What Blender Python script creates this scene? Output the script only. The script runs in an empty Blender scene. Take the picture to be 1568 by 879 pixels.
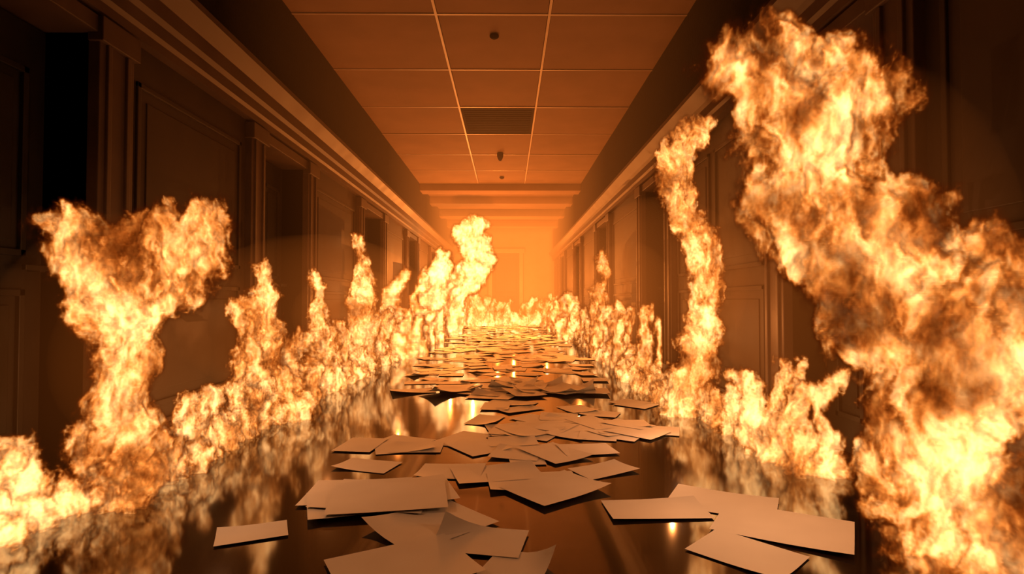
import bpy, bmesh, math, random, time
from mathutils import Vector, Matrix
random.seed(7)
S=bpy.context.scene
S.view_settings.view_transform='Standard'
S.view_settings.look='None'
try:
    S.cycles.volume_step_rate=3.5
    S.cycles.max_bounces=3; S.cycles.diffuse_bounces=1; S.cycles.glossy_bounces=2
except Exception: pass
C=S.collection
XL,XR,ZC,YE,YB=-2.0,1.68,3.45,20.5,-1.5

# ---------------------------------------------------------------- helpers
def link(me,name,mat=None,parent=None):
    o=bpy.data.objects.new(name,me); C.objects.link(o)
    if mat: me.materials.append(mat)
    if parent: o.parent=parent
    return o
class MB:
    def __init__(s): s.bm=bmesh.new()
    def box(s,x0,x1,y0,y1,z0,z1,mi=0):
        v=[s.bm.verts.new((x,y,z)) for x in(x0,x1) for y in(y0,y1) for z in(z0,z1)]
        for q in((0,1,3,2),(4,6,7,5),(0,4,5,1),(2,3,7,6),(0,2,6,4),(1,5,7,3)):
            f=s.bm.faces.new([v[i] for i in q]); f.material_index=mi
    def prof(s,pts,y0,y1):
        a=[s.bm.verts.new((x,y0,z)) for x,z in pts]; b=[s.bm.verts.new((x,y1,z)) for x,z in pts]
        n=len(pts)
        for i in range(n): s.bm.faces.new((a[i],a[(i+1)%n],b[(i+1)%n],b[i]))
        s.bm.faces.new(a); s.bm.faces.new(b[::-1])
    def obj(s,name,mats,parent=None,bevel=0):
        bmesh.ops.recalc_face_normals(s.bm,faces=s.bm.faces)
        me=bpy.data.meshes.new(name); s.bm.to_mesh(me); s.bm.free()
        o=bpy.data.objects.new(name,me); C.objects.link(o)
        for m in (mats if isinstance(mats,(list,tuple)) else [mats]): me.materials.append(m)
        if parent: o.parent=parent
        if bevel:
            b=o.modifiers.new('bev','BEVEL'); b.width=bevel; b.segments=2; b.limit_method='ANGLE'
        return o
def mat(name,c1,c2,rough=.6,scale=3,bump=.0,rr=.1,spec=.5,bscale=40,ior=None):
    m=bpy.data.materials.new(name); m.use_nodes=True; nt=m.node_tree; b=nt.nodes['Principled BSDF']
    tc=nt.nodes.new('ShaderNodeTexCoord'); n=nt.nodes.new('ShaderNodeTexNoise'); n.inputs['Scale'].default_value=scale; n.inputs['Detail'].default_value=3
    nt.links.new(tc.outputs['Object'],n.inputs['Vector'])
    r=nt.nodes.new('ShaderNodeValToRGB'); r.color_ramp.elements[0].color=(*c1,1); r.color_ramp.elements[1].color=(*c2,1)
    r.color_ramp.elements[0].position=.3; r.color_ramp.elements[1].position=.7
    nt.links.new(n.outputs[0],r.inputs[0]); nt.links.new(r.outputs[0],b.inputs['Base Color'])
    mr=nt.nodes.new('ShaderNodeMapRange'); mr.inputs['To Min'].default_value=rough-rr; mr.inputs['To Max'].default_value=rough+rr
    nt.links.new(n.outputs[0],mr.inputs['Value']); nt.links.new(mr.outputs[0],b.inputs['Roughness'])
    b.inputs['Specular IOR Level'].default_value=spec
    if ior: b.inputs['IOR'].default_value=ior
    if bump:
        n2=nt.nodes.new('ShaderNodeTexNoise'); n2.inputs['Scale'].default_value=bscale; n2.inputs['Detail'].default_value=1
        nt.links.new(tc.outputs['Object'],n2.inputs['Vector'])
        bp=nt.nodes.new('ShaderNodeBump'); bp.inputs['Strength'].default_value=bump; bp.inputs['Distance'].default_value=.02
        nt.links.new(n2.outputs[0],bp.inputs['Height']); nt.links.new(bp.outputs[0],b.inputs['Normal'])
    return m
M_wall=mat('wall_paint',(.036,.022,.013),(.06,.037,.021),.6,1.5,.0,spec=.3)
M_trim=mat('trim_wood',(.068,.041,.026),(.10,.06,.038),.5,4,.0,spec=.35)
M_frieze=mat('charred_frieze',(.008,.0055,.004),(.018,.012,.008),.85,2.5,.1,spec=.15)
M_door=mat('door_wood',(.012,.008,.005),(.021,.013,.008),.5,4,.0)
M_floor=mat('wet_floor',(.010,.005,.0035),(.019,.010,.006),.07,1.2,.04,.045,.5,2.6,ior=2.6)
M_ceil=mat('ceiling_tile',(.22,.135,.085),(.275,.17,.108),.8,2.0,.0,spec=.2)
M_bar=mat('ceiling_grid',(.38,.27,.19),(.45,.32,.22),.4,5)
M_vent=mat('vent_dark',(.012,.008,.006),(.02,.014,.01),.8,10,spec=.1)
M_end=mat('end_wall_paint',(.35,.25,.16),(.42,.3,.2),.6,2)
M_paper=mat('paper',(.74,.72,.71),(.90,.88,.87),.6,2.2,.0)

# ---------------------------------------------------------------- shell
b=MB(); b.box(XL-.4,XR+.4,YB-.1,YE+.4,-.1,0); b.obj('floor',M_floor)
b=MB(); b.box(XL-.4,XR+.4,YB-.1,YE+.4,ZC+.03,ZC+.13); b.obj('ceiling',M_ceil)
xs=[XL,-.65,.38,XR]; ys=[-1.1]
while ys[-1]<12: ys.append(ys[-1]+1.24)
tb=MB(); gb=MB()
for i in range(3):
    for j in range(len(ys)-1):
        if i==1 and abs(ys[j]-(-1.1+7*1.24))<.1: continue
        t=random.uniform(-.004,.004)
        tb.box(xs[i]+.015,xs[i+1]-.015,ys[j]+.015,ys[j+1]-.015,ZC-.004+t,ZC+.03)
tb.box(XL,XR,ys[-1]+.02,YE,ZC,ZC+.03)
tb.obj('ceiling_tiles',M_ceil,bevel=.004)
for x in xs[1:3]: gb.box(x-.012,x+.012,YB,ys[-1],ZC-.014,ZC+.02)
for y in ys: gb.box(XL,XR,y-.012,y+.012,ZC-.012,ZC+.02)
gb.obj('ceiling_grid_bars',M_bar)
vb=MB(); y0=-1.1+7*1.24
vb.box(-.64,.37,y0+.01,y0+1.23,ZC-.004,ZC+.03)
for k in range(14): vb.box(-.6,.33,y0+.06+k*.083,y0+.12+k*.083,ZC-.008,ZC-.004)
vb.obj('ceiling_vent',M_vent)
for k,y in enumerate((12.6,14.2,16.2,18.3)):
    b=MB(); b.box(XL,XR,y,y+.45,ZC-.16-.02*k,ZC-.001); b.obj('ceiling_beam',M_ceil,bevel=.01)
def detector(x,y,s,h=1):
    bm=bmesh.new()
    prof=[(.001,0),(.10,0),(.10,-.03),(.075,-.055),(.04,-.075),(.001,-.08)]
    rings=[]
    for r,z in prof: rings.append([bm.verts.new((x+r*s*math.cos(a*math.pi/12),y+r*s*math.sin(a*math.pi/12),ZC-.013+z*s*h)) for a in range(24)])
    for i in range(len(rings)-1):
        for a in range(24): bm.faces.new((rings[i][a],rings[i][(a+1)%24],rings[i+1][(a+1)%24],rings[i+1][a]))
    bmesh.ops.recalc_face_normals(bm,faces=bm.faces)
    me=bpy.data.meshes.new('smoke_detector'); bm.to_mesh(me); bm.free(); link(me,'smoke_detector',M_vent)
detector(-.13,5.5,.45); detector(-.13,9.95,.55,3.2); detector(-.12,11.9,.5)

DOORN=[0]; TRIMN=[0]
def build_wall(side,X,doors,zf0,zf1,name):
    s=side
    wb=MB()
    def bx(o,d0,d1,y0,y1,z0,z1):
        xa,xb=X-s*d0,X-s*d1; o.box(min(xa,xb),max(xa,xb),y0,y1,z0,z1)
    H=zf0-.02
    cur=YB
    segs=[]
    for (a,bb) in doors:
        segs.append((cur,a)); cur=bb
        bx(wb,-.3,0,a,bb,H,ZC)
    segs.append((cur,YE))
    for a,bb in segs:
        bx(wb,-.3,0,a,bb,0,ZC)
        L=bb-a-.56
        n=max(1,round(L/1.3))
        for k in range(n):
            p0=a+.28+L*k/n+.06; p1=a+.28+L*(k+1)/n-.06
            for z0,z1 in((.25,.95),(1.08,H-.18)):
                for (q0,q1,r0,r1) in((p0,p1,z0,z0+.03),(p0,p1,z1-.03,z1),(p0,p0+.03,z0,z1),(p1-.03,p1,z0,z1)):
                    bx(wb,-.01,.014,q0,q1,r0,r1)
                bx(wb,-.01,.006,p0+.09,p1-.09,z0+.09,z1-.09)
    wb.obj(name,M_wall,bevel=.004)
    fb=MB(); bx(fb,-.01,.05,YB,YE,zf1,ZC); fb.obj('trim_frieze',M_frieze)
    TRIMN[0]+=1
    top=zf1
    P=[(0,zf0),(.06,zf0),(.06,zf0+.05),(.08,zf0+.07),(.08,zf0+.14),(.11,zf0+.16),(.11,top-.12),(.15,top-.08),(.19,top-.04),(.19,top),(0,top)]
    P=[(X-s*d,z) for d,z in P]
    cb=MB(); cb.prof(P,YB,YE); cb.obj('trim_%d'%TRIMN[0],M_trim)
    bb_=MB()
    for a,c in segs: bx(bb_,-.01,.03,a,c,0,.14); bx(bb_,-.01,.02,a,c,.14,.17)
    bb_.obj('baseboard_'+('left' if s<0 else 'right'),M_trim,bevel=.004)
    for a,c in doors:
        DOORN[0]+=1; TRIMN[0]+=1
        t=MB()
        for q0,q1 in((a-.25,a+.0),(c,c+.25)):
            bx(t,-.25,.05,q0,q1,0,H); bx(t,0,.075,q0-.015,q1+.015,H-.12,H); bx(t,0,.07,q0-.01,q1+.01,0,.2)
            bx(t,0,.065,q0+.04,q0+.07,.2,H-.12); bx(t,0,.065,q1-.07,q1-.04,.2,H-.12)
        bx(t,-.25,.05,a-.0,c+.0,H-.08,H)
        t.obj('trim_%d'%TRIMN[0],M_trim,bevel=.004)
        d=MB()
        bx(d,-.24,-.20,a+.01,c-.01,.01,H-.09)
        w=(c-a)
        for p0,p1 in((a+.12,a+w/2-.05),(a+w/2+.05,c-.12)):
            for z0,z1 in((.2,.9),(1.05,H-.3)):
                for (q0,q1,r0,r1) in((p0,p1,z0,z0+.03),(p0,p1,z1-.03,z1),(p0,p0+.03,z0,z1),(p1-.03,p1,z0,z1)):
                    bx(d,-.21,-.18,q0,q1,r0,r1)
                bx(d,-.21,-.19,p0+.07,p1-.07,z0+.07,z1-.07)
        bx(d,-.21,-.14,c-.09,c-.06,.98,1.01); bx(d,-.15,-.13,c-.18,c-.05,.985,1.01)
        d.obj('door_%d'%DOORN[0],M_door,bevel=.003)
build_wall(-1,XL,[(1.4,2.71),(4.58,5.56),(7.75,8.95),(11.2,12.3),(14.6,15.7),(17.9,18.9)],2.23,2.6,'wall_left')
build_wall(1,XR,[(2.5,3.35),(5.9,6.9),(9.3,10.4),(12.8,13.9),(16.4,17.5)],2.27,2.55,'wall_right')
b=MB(); b.box(XL-.3,XR+.3,YB-.2,YB,0,ZC); b.obj('wall_back',M_wall)
b=MB()
dx0,dx1,dh=-.55,.42,2.55
b.box(XL-.3,XR+.3,YE,YE+.3,0,ZC)
b.obj('wall_end',M_end)
b=MB()
for a,c in((dx0-.14,dx0),(dx1,dx1+.14)): b.box(a,c,YE-.10,YE+.0,0,dh+.14)
b.box(dx0-.2,dx1+.2,YE-.11,YE+.0,dh,dh+.16)
b.obj('trim_end_door',M_bar,bevel=.01)
b=MB(); b.box(dx0,dx1,YE-.045,YE-.002,.0,dh)
for p0,p1 in((dx0+.1,-.1),(-.03,dx1-.1)):
    for z0,z1 in((.2,1.0),(1.15,2.35)):
        b.box(p0,p1,YE-.06,YE-.04,z0,z1)
DOORN[0]+=1
b.obj('door_%d'%DOORN[0],M_trim,bevel=.01)

# ---------------------------------------------------------------- papers
pb=bmesh.new()
def sheet(cx,cy,z,rot,w=.46,l=.34,curl=.02,lift=0):
    nx,ny=7,6; g=[]
    ca,sa=math.cos(rot),math.sin(rot); ax=random.uniform(0,math.pi); ph=random.uniform(-.6,.6)
    cornx=random.choice((-1,1)); corny=random.choice((-1,1))
    for i in range(nx+1):
        row=[]
        for j in range(ny+1):
            u=i/nx*2-1; v=j/ny*2-1
            t=u*math.cos(ax)+v*math.sin(ax)-ph
            h=curl*t*t*.5+ lift*max(0,(u*cornx+v*corny)/2-.35)**2*2
            X=u*w/2*(1-abs(h)*.3); Y=v*l/2
            row.append(pb.verts.new((cx+X*ca-Y*sa,cy+X*sa+Y*ca,z+h)))
        g.append(row)
    for i in range(nx):
        for j in range(ny):
            f=pb.faces.new((g[i][j],g[i+1][j],g[i+1][j+1],g[i][j+1])); f.smooth=True
near=[(-.50,2.43,.022,.15,.48,.36),(-.55,2.46,.015,-.15,.48,.36),(-.60,2.42,.009,.35,.46,.34),(-.66,2.54,.003,.05,.44,.34),(-.46,2.50,.018,.32,.44,.34),
(-.29,2.17,.008,.75,.40,.33),(.215,2.57,.012,.65,.40,.31),(.12,2.68,.005,.1,.42,.26),(.60,2.32,.004,.05,.40,.22),(.90,2.40,.002,-.5,.42,.28),(1.03,2.14,.005,-.55,.46,.34),
(-.33,1.82,.008,.5,.42,.34),(-.10,2.02,.006,-.2,.32,.22),(-.05,2.80,.006,.25,.42,.26),(-.28,2.84,.003,-.1,.32,.24),(.80,1.92,.003,-.8,.32,.24),
(.02,1.80,.004,1.2,.26,.2),(-.93,2.1,.001,.4,.24,.16),(.48,2.86,.002,.5,.3,.2),(-.72,2.95,.001,-.3,.3,.2)]
LF={5:.03,6:.02,12:.06,16:.05}
for i,(x,y,z,r,w,l) in enumerate(near):
    sheet(x,y,z+.002,r,w,l,random.uniform(.002,.007),LF.get(i,0.01))
def rnd(n,y0,y1,xa,xb,lift,dens=1):
    for k in range(n):
        y=random.uniform(y0,y1); x=random.uniform(xa,xb)
        sheet(x,y,random.uniform(.002,.010),random.uniform(-1.57,1.57),random.uniform(.26,.40),random.uniform(.18,.28),random.uniform(0,.008),random.choice((0,0,.015,.03))*lift)
rnd(20,3.1,3.9,0,.95,.6); rnd(9,3.3,4.0,-.9,.1,.5); rnd(13,3.9,4.8,-.4,1.1,.6)
for k in range(22):
    sheet(random.gauss(.1,.45),random.gauss(5.3,.18),random.uniform(.0,.025),random.uniform(-1.5,1.5),.40,.30,random.uniform(.005,.02),random.choice((0,.05,.1)))
rnd(58,5.7,8.5,-1.1,1.05,1); rnd(110,8,13,-1.2,1.1,1.2); rnd(170,12.5,20,-1.3,1.2,1.4)
me=bpy.data.meshes.new('scattered_papers'); pb.to_mesh(me); pb.free(); link(me,'scattered_papers',M_paper)

# ---------------------------------------------------------------- fire
# the grid value v carries both soot opacity (0-.25) and temperature (.25-1)
def fire_mat(name,k,gain,pw=2.0):
    m=bpy.data.materials.new(name); m.use_nodes=True; nt=m.node_tree; N=nt.nodes; L=nt.links
    for n in list(N): N.remove(n)
    out=N.new('ShaderNodeOutputMaterial'); em=N.new('ShaderNodeEmission'); ab=N.new('ShaderNodeVolumeAbsorption'); ad=N.new('ShaderNodeAddShader')
    at=N.new('ShaderNodeAttribute'); at.attribute_name='density'
    def math_(op,a,b_,cl=False):
        n=N.new('ShaderNodeMath'); n.operation=op; n.use_clamp=cl
        for i,v in enumerate((a,b_)):
            if isinstance(v,(int,float)): n.inputs[i].default_value=v
            else: L.new(v,n.inputs[i])
        return n.outputs[0]
    D=at.outputs['Fac']
    op=math_('MULTIPLY',D,2.6,True)
    T=math_('MULTIPLY',math_('SUBTRACT',D,.22),1.28,True)
    cr=N.new('ShaderNodeValToRGB'); e=cr.color_ramp.elements
    e[0].position=0; e[0].color=(.55,.065,.005,1); e[1].position=1; e[1].color=(1,.52,.18,1)
    a=cr.color_ramp.elements.new(.35); a.color=(.95,.160,.012,1)
    a=cr.color_ramp.elements.new(.7); a.color=(1,.31,.05,1)
    L.new(T,cr.inputs[0]); L.new(cr.outputs[0],em.inputs['Color'])
    st=math_('ADD',math_('MULTIPLY',math_('POWER',T,pw),gain),.09)
    kd=math_('MULTIPLY',op,k)
    L.new(math_('MULTIPLY',st,kd),em.inputs['Strength'])
    ab.inputs['Color'].default_value=(0,0,0,1); L.new(kd,ab.inputs['Density'])
    L.new(em.outputs[0],ad.inputs[0]); L.new(ab.outputs[0],ad.inputs[1]); L.new(ad.outputs[0],out.inputs['Volume'])
    return m
F_near=fire_mat('flame_near',22,4.2,2.5)
F_mid=fire_mat('flame_mid',14,4.8,2.5)
F_far=fire_mat('flame_far',7,6.5,2.2)

def flame(name,pts,R,voxel,material,warp=.14,wf=3.0,nf=10,amp=1.5,cut=.0,hot=0.0,lowf=3.0,lowa=1.6,zs=.42,hl=.9):
    me=bpy.data.meshes.new(name); me.from_pydata([tuple(p) for p in pts],[],[]); o=link(me,name)
    me.materials.append(material)
    ng=bpy.data.node_groups.new(name+'_gn','GeometryNodeTree')
    ng.interface.new_socket('Geometry',in_out='INPUT',socket_type='NodeSocketGeometry')
    ng.interface.new_socket('Geometry',in_out='OUTPUT',socket_type='NodeSocketGeometry')
    N=ng.nodes; L=ng.links
    gi=N.new('NodeGroupInput'); go=N.new('NodeGroupOutput')
    pos=N.new('GeometryNodeInputPosition').outputs[0]
    def vm(op,a,b_=None,s=None):
        n=N.new('ShaderNodeVectorMath'); n.operation=op
        L.new(a,n.inputs[0])
        if b_ is not None:
            if isinstance(b_,tuple): n.inputs[1].default_value=b_
            else: L.new(b_,n.inputs[1])
        if s is not None: n.inputs['Scale'].default_value=s
        return n.outputs[0]
    def mt(op,a,b_,cl=False):
        n=N.new('ShaderNodeMath'); n.operation=op; n.use_clamp=cl
        for i,v in enumerate((a,b_)):
            if isinstance(v,(int,float)): n.inputs[i].default_value=v
            else: L.new(v,n.inputs[i])
        return n.outputs[0]
    def noise(vec,sc,det,rough,dist=0):
        n=N.new('ShaderNodeTexNoise'); n.inputs['Scale'].default_value=sc; n.inputs['Detail'].default_value=det; n.inputs['Roughness'].default_value=rough; n.inputs['Distortion'].default_value=dist
        L.new(vec,n.inputs['Vector']); return n
    w=noise(vm('MULTIPLY',pos,(1,1,.8)),wf,3,.6).outputs[1]
    w=vm('SUBTRACT',w,(.5,.5,.5)); w=vm('SCALE',w,None,warp*2)
    pw=vm('ADD',pos,w)
    pr=N.new('GeometryNodeProximity'); pr.target_element='POINTS'
    L.new(gi.outputs[0],pr.inputs[0])
    si=[i for i in pr.inputs if 'Position' in i.name][0]; L.new(pw,si)
    dist=pr.outputs['Distance']
    s=mt('SUBTRACT',1.0,mt('DIVIDE',dist,R))
    st=vm('MULTIPLY',pw,(1,1,zs))
    n=noise(st,nf,4,.74,.0).outputs[0]
    nn=mt('MULTIPLY',mt('SUBTRACT',n,.5),amp*2)
    d=mt('ADD',mt('MULTIPLY',s,1.3),nn)
    edge=mt('MULTIPLY',mt('SUBTRACT',d,cut),2.0,True)
    hull=mt('MULTIPLY',mt('ADD',s,hl),1.6,True)
    edge=mt('MULTIPLY',edge,hull)
    n2=noise(vm('MULTIPLY',pw,(1,1,zs*.8)),nf*1.5,3,.6,.4).outputs[0]
    ridge=mt('SUBTRACT',1.0,mt('MULTIPLY',mt('ABSOLUTE',mt('SUBTRACT',n2,.5),0),8),True)
    low=mt('MULTIPLY',mt('SUBTRACT',noise(pos,lowf,2,.5).outputs[0],.5),lowa)
    T=mt('ADD',mt('MULTIPLY',ridge,.66),mt('MULTIPLY',nn,.32))
    T=mt('ADD',T,low); T=mt('ADD',T,.06+hot); 
    T=mt('ADD',T,mt('MULTIPLY',edge,.18),True)
    v=mt('MULTIPLY',edge,mt('ADD',mt('MULTIPLY',T,.75),.25))
    vc=N.new('GeometryNodeVolumeCube')
    mg=R*1.6+warp*.6
    mn=[min(p[i] for p in pts)-mg for i in range(3)]; mx=[max(p[i] for p in pts)+mg for i in range(3)]
    mn[2]=max(mn[2],.002); mn[0]=max(mn[0],XL+.005); mx[0]=min(mx[0],XR-.005); mx[1]=min(mx[1],YE-.12)
    L.new(v,vc.inputs['Density']); vc.inputs['Min'].default_value=mn; vc.inputs['Max'].default_value=mx
    for i,ax in enumerate('XYZ'): vc.inputs['Resolution '+ax].default_value=max(8,int((mx[i]-mn[i])/voxel))
    sm=N.new('GeometryNodeSetMaterial'); sm.inputs['Material'].default_value=material
    L.new(vc.outputs[0],sm.inputs[0]); L.new(sm.outputs[0],go.inputs[0])
    md=o.modifiers.new('fire','NODES'); md.node_group=ng
    return o
def fill(spine,R,dens=1.0,flat=1.0,rs=1.0):
    out=[]
    for (a,b_) in zip(spine[:-1],spine[1:]):
        pa,pb_=Vector(a[:3]),Vector(b_[:3]); L=(pb_-pa).length; n=max(2,int(L/(R*.35)))
        for i in range(n):
            t=i/n; p=pa.lerp(pb_,t); r=max(0,(a[3]*(1-t)+b_[3]*t)*rs-R*.8)
            m=max(1,int((r/R*2.2)**2*1.3*dens)+1)
            for k in range(m):
                v=Vector([random.gauss(0,1) for _ in range(3)]).normalized()*r*random.random()**.4
                v.y*=flat; q=p+v
                out.append((q.x,q.y,max(.01,q.z)))
    return out
def tongue(x,y,h,r,R,lean=.35):
    sp=[]; ax=random.uniform(-lean,lean); ay=random.uniform(-lean,lean)
    for i in range(7):
        t=i/6; sp.append((x+ax*h*t+.14*h*math.sin(t*5+y*3)*t,y+ay*h*t,.01+h*t,r*(1-t)**1.5+R*.25))
    return fill(sp,R)
def Y(lst,y,j=.0): return [(x,y+random.uniform(-j,j),z,r) for x,z,r in lst]
R=.05; p=[]
p+=fill(Y([(-1.56,.03,.12),(-1.53,.2,.15),(-1.58,.364,.13),(-1.60,.526,.12),(-1.585,.688,.13),(-1.60,.85,.15),(-1.64,.985,.16),(-1.73,1.08,.14),(-1.83,1.17,.08)],2.35,.03),R,1,.8,.9)
p+=fill(Y([(-1.6,.8,.14),(-1.477,.904,.14),(-1.34,1.0,.13),(-1.27,1.09,.12),(-1.22,1.21,.06)],2.35),R,1,.8)
p+=fill(Y([(-1.6,.98,.14),(-1.585,1.1,.12),(-1.56,1.18,.05)],2.35),R)+fill(Y([(-1.45,1.0,.12),(-1.4,1.1,.10),(-1.42,1.18,.05)],2.35),R)
p+=fill([(-1.56,2.4,.22,.1),(-1.56,2.6,.12,.09),(-1.6,2.85,.08,.07),(-1.64,3.1,.06,.05)],R)
flame('tall_flame',p,R*1.5,.007,F_near,.12,4,16,1.9,hot=.02,lowa=1.8)
R=.055
p=fill(Y([(1.50,.023,.17),(1.39,.147,.2),(1.36,.313,.19),(1.37,.478,.19),(1.35,.643,.20),(1.288,.809,.22),(1.184,.933,.21),(1.06,1.036,.18),(.978,1.16,.15),(.957,1.305,.13),(.874,1.45,.11),(.79,1.573,.10),(.70,1.625,.08)],1.8,.03),R,1,.8)
p+=fill(Y([(1.0,1.28,.12),(1.1,1.387,.15),(1.15,1.49,.13),(1.02,1.60,.11),(.85,1.70,.07)],1.82),R)
p+=fill(Y([(1.1,1.0,.12),(1.24,1.16,.15)],1.8),R)+fill(Y([(1.3,.8,.18),(1.48,.92,.2),(1.54,.643,.19),(1.54,.354,.18),(1.5,.1,.17)],1.8),R)+fill(Y([(.97,1.15,.1),(.874,1.12,.07),(.79,1.16,.04)],1.8),R)
flame('towering_flame',p,R*1.5,.007,F_near,.13,4,15,1.9,hot=-.02,lowf=4.5,lowa=2.8)
R=.055
p=fill(Y([(1.32,.03,.15),(1.39,.208,.15),(1.471,.455,.13),(1.50,.751,.12),(1.51,.998,.11),(1.447,1.294,.13),(1.348,1.541,.13),(1.249,1.788,.12),(1.298,1.986,.12),(1.397,2.10,.09),(1.50,2.25,.05)],4.3,.04),R,rs=1.1)
flame('flame_column',p,R*1.4,.010,F_mid,.16,3.5,13,2.1,hot=.06)
p=fill(Y([(-1.75,.02,.2),(-1.82,.37,.17),(-1.796,.66,.14),(-1.8,.9,.07),(-1.79,1.12,.03)],4.15),R)+fill(Y([(-1.6,.03,.2),(-1.62,.3,.13),(-1.66,.5,.06)],4.1),R)+fill(Y([(-1.85,.3,.1),(-1.88,.6,.08),(-1.9,.8,.03)],4.1),R)
flame('flame_column',p,R*1.4,.010,F_mid,.17,4,13,2.1,hot=.06)
p=fill(Y([(-1.8,.02,.18),(-1.83,.3,.15),(-1.83,.59,.12),(-1.86,.91,.06),(-1.87,1.1,.02)],5.6),R)
flame('flame_column',p,R*1.4,.012,F_mid,.17,4,13,2.1,hot=.06)
R=.07
p=fill(Y([(-1.78,.05,.22),(-1.8,.53,.19),(-1.77,1.0,.13),(-1.79,1.33,.07),(-1.8,1.6,.02)],7.0),R)
flame('flame_column',p,R*1.4,.015,F_mid,.19,3.2,11,2.0,hot=.08)
p=fill(Y([(1.44,.02,.25),(1.42,.3,.18),(1.35,.65,.13),(1.4,1.14,.08),(1.38,1.6,.02)],8.5),R)+fill(Y([(1.45,.02,.2),(1.5,.4,.12),(1.52,.8,.03)],7.6),R)
flame('flame_column',p,R*1.4,.018,F_mid,.19,3.2,11,2.0,hot=.08)
R=.13
p=fill(Y([(-1.5,.05,.42),(-1.48,.6,.4),(-1.4,1.0,.38),(-1.05,1.35,.4),(-.65,1.8,.36),(-.84,2.2,.38),(-1.0,2.5,.32),(-.6,2.72,.16)],14),R)
p+=fill(Y([(-1.7,.05,.35),(-1.7,.8,.36),(-1.6,1.4,.28),(-1.4,1.9,.16)],12.6),R)
flame('far_flame',p,R*1.4,.034,F_far,.30,2,6,1.8,hot=.38)
# flames licking along the floor by each wall
R=.03; p=[]
y=1.25
while y<4.0:
    h=random.uniform(.03,.07) if y<2.1 else random.uniform(.07,.15)+random.choice((0,0,0,.16))
    p+=tongue(-1.82+random.uniform(-.07,.07)+(.12 if y>2.3 else 0),y,h,.07 if y>2 else .05,R); y+=.028
flame('floor_fire',p,R*2,.008,F_near,.10,6,18,2.4,cut=.1,hot=.22,zs=.3)
p=[]; y=2.75
while y<6.3:
    h=random.uniform(.06,.18)+(.45*random.random()**2 if 2.8<y<3.6 else 0); p+=tongue(1.50+random.uniform(-.08,.08)-(.15 if y>4.4 else 0),y,h,.08,R); y+=.028
flame('floor_fire',p,R*2,.010,F_mid,.12,5,16,2.4,cut=.1,hot=.18,zs=.3)
R=.045; p=[]; y=3.9
while y<8.5:
    p+=tongue(-1.76+random.uniform(-.1,.1),y,random.uniform(.1,.3)+random.choice((0,0,0,.4)),.10,R); y+=.045
flame('floor_fire',p,R*1.8,.014,F_mid,.17,4,12,2.4,cut=.1,hot=.18,zs=.3)
R=.05; p=[]; y=6.2
while y<12:
    p+=tongue(1.48+random.uniform(-.1,.1),y,random.uniform(.1,.3)+random.choice((0,0,.45)),.10,R); y+=.07
flame('floor_fire',p,R*1.8,.02,F_mid,.17,3.5,10,2.4,cut=.1,hot=.18,zs=.3)
R=.08; p=[]; y=8.4
while y<19.5:
    p+=tongue(-1.68+random.uniform(-.15,.18),y,random.uniform(.3,.65)+random.choice((0,0,0,.8)),.17,R); y+=.12
flame('floor_fire',p,R*1.7,.038,F_far,.26,2.5,7,2.1,hot=.3,zs=.35)
p=[]; y=12
while y<19.8:
    p+=tongue(1.42+random.uniform(-.2,.15),y,random.uniform(.15,.5)+random.choice((0,0,.5)),.15,R); y+=.17
for k in range(20): p+=tongue(random.uniform(-1.3,1.1),19.4+random.uniform(-.3,.3),random.uniform(.2,.9),.16,R)
for k in range(8): p+=tongue(random.uniform(-1.6,-.7),19.2+random.uniform(-.3,.3),random.uniform(.8,1.9),.22,R)
flame('floor_fire',p,R*1.7,.038,F_far,.26,2.5,7,2.1,hot=.26,zs=.35)

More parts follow.
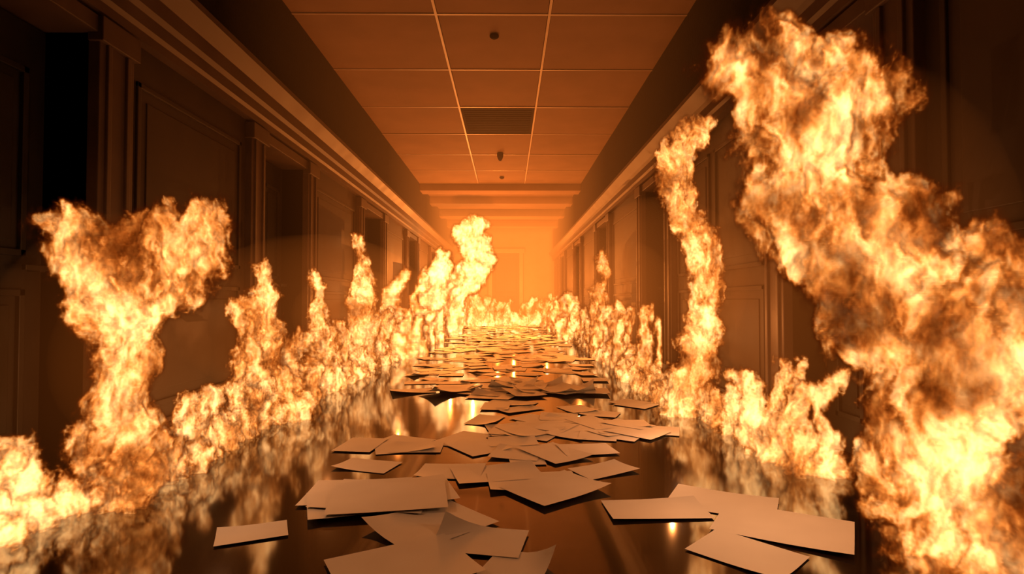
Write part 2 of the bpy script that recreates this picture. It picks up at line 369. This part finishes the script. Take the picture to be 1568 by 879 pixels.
# smoke haze and fire glow, both painted in as emission: one object, a separate material slot per shell
def glow_mat(s,a):
    hm=bpy.data.materials.new('smoke_glow'); hm.use_nodes=True; nt=hm.node_tree
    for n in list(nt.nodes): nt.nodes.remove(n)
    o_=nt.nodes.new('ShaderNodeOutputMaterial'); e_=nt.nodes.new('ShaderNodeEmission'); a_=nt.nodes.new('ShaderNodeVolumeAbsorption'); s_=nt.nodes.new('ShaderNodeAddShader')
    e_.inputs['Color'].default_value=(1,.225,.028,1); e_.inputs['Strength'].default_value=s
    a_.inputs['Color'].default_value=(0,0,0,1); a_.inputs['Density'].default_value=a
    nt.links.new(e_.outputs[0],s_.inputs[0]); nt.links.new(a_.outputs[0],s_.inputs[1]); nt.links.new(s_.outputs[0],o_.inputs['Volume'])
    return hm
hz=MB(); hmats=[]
for y0,y1,s in((3.5,8.5,.018),(8.51,12.5,.05),(12.51,YE-.12,.17)):  # haze slabs: own emission stands in for firelight scattered by smoke
    hz.box(XL+.2,XR-.2,y0,y1,.24,ZC-.24,len(hmats)); hmats.append(glow_mat(s,s*.5))
def halo(c,r):  # added emissive shells imitating the bloom around the flames
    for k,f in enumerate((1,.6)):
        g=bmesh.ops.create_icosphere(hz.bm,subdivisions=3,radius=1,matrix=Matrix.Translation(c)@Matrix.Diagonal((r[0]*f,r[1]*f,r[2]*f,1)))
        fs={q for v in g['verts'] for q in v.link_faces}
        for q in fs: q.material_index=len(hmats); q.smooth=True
        hmats.append(glow_mat(.055+.001*k,.03))
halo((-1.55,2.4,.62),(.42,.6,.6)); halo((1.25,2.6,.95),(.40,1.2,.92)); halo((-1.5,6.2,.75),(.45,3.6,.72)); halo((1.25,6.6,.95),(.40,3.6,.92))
hz.obj('smoke_and_glow',hmats)

def pl(x,y,z,e,c=(1,.25,.036)):
    l=bpy.data.lights.new('firelight','POINT'); l.energy=e; l.color=c; l.shadow_soft_size=0
    o=bpy.data.objects.new('firelight',l); C.objects.link(o); o.location=(x,y,z)
N_=(1,.44,.18)
pl(-1.25,2.5,.5,7,N_); pl(.95,2.1,.6,8,N_); pl(1.15,4.0,.7,11,(1,.31,.07)); pl(1.0,3.3,.3,6.5,N_); pl(-1.35,4.3,.6,11,(1,.31,.07))
pl(-1.3,6.8,.8,30); pl(1.05,8.3,.8,32); pl(-1.0,10,.9,80); pl(-.8,13.2,1.6,230); pl(.9,13,.8,105); pl(-.3,17,1.5,340); pl(.2,18.6,1.4,170)

w=bpy.data.worlds.new('World'); S.world=w; w.use_nodes=True
w.node_tree.nodes['Background'].inputs[0].default_value=(0,0,0,1); w.node_tree.nodes['Background'].inputs[1].default_value=0
cam=bpy.data.cameras.new('Camera'); cam.lens=20; cam.sensor_width=36; cam.clip_start=.02
co=bpy.data.objects.new('Camera',cam); C.objects.link(co)
co.location=(0,0,.85); co.rotation_euler=(math.radians(90+1.35),0,math.radians(-.45)); S.camera=co
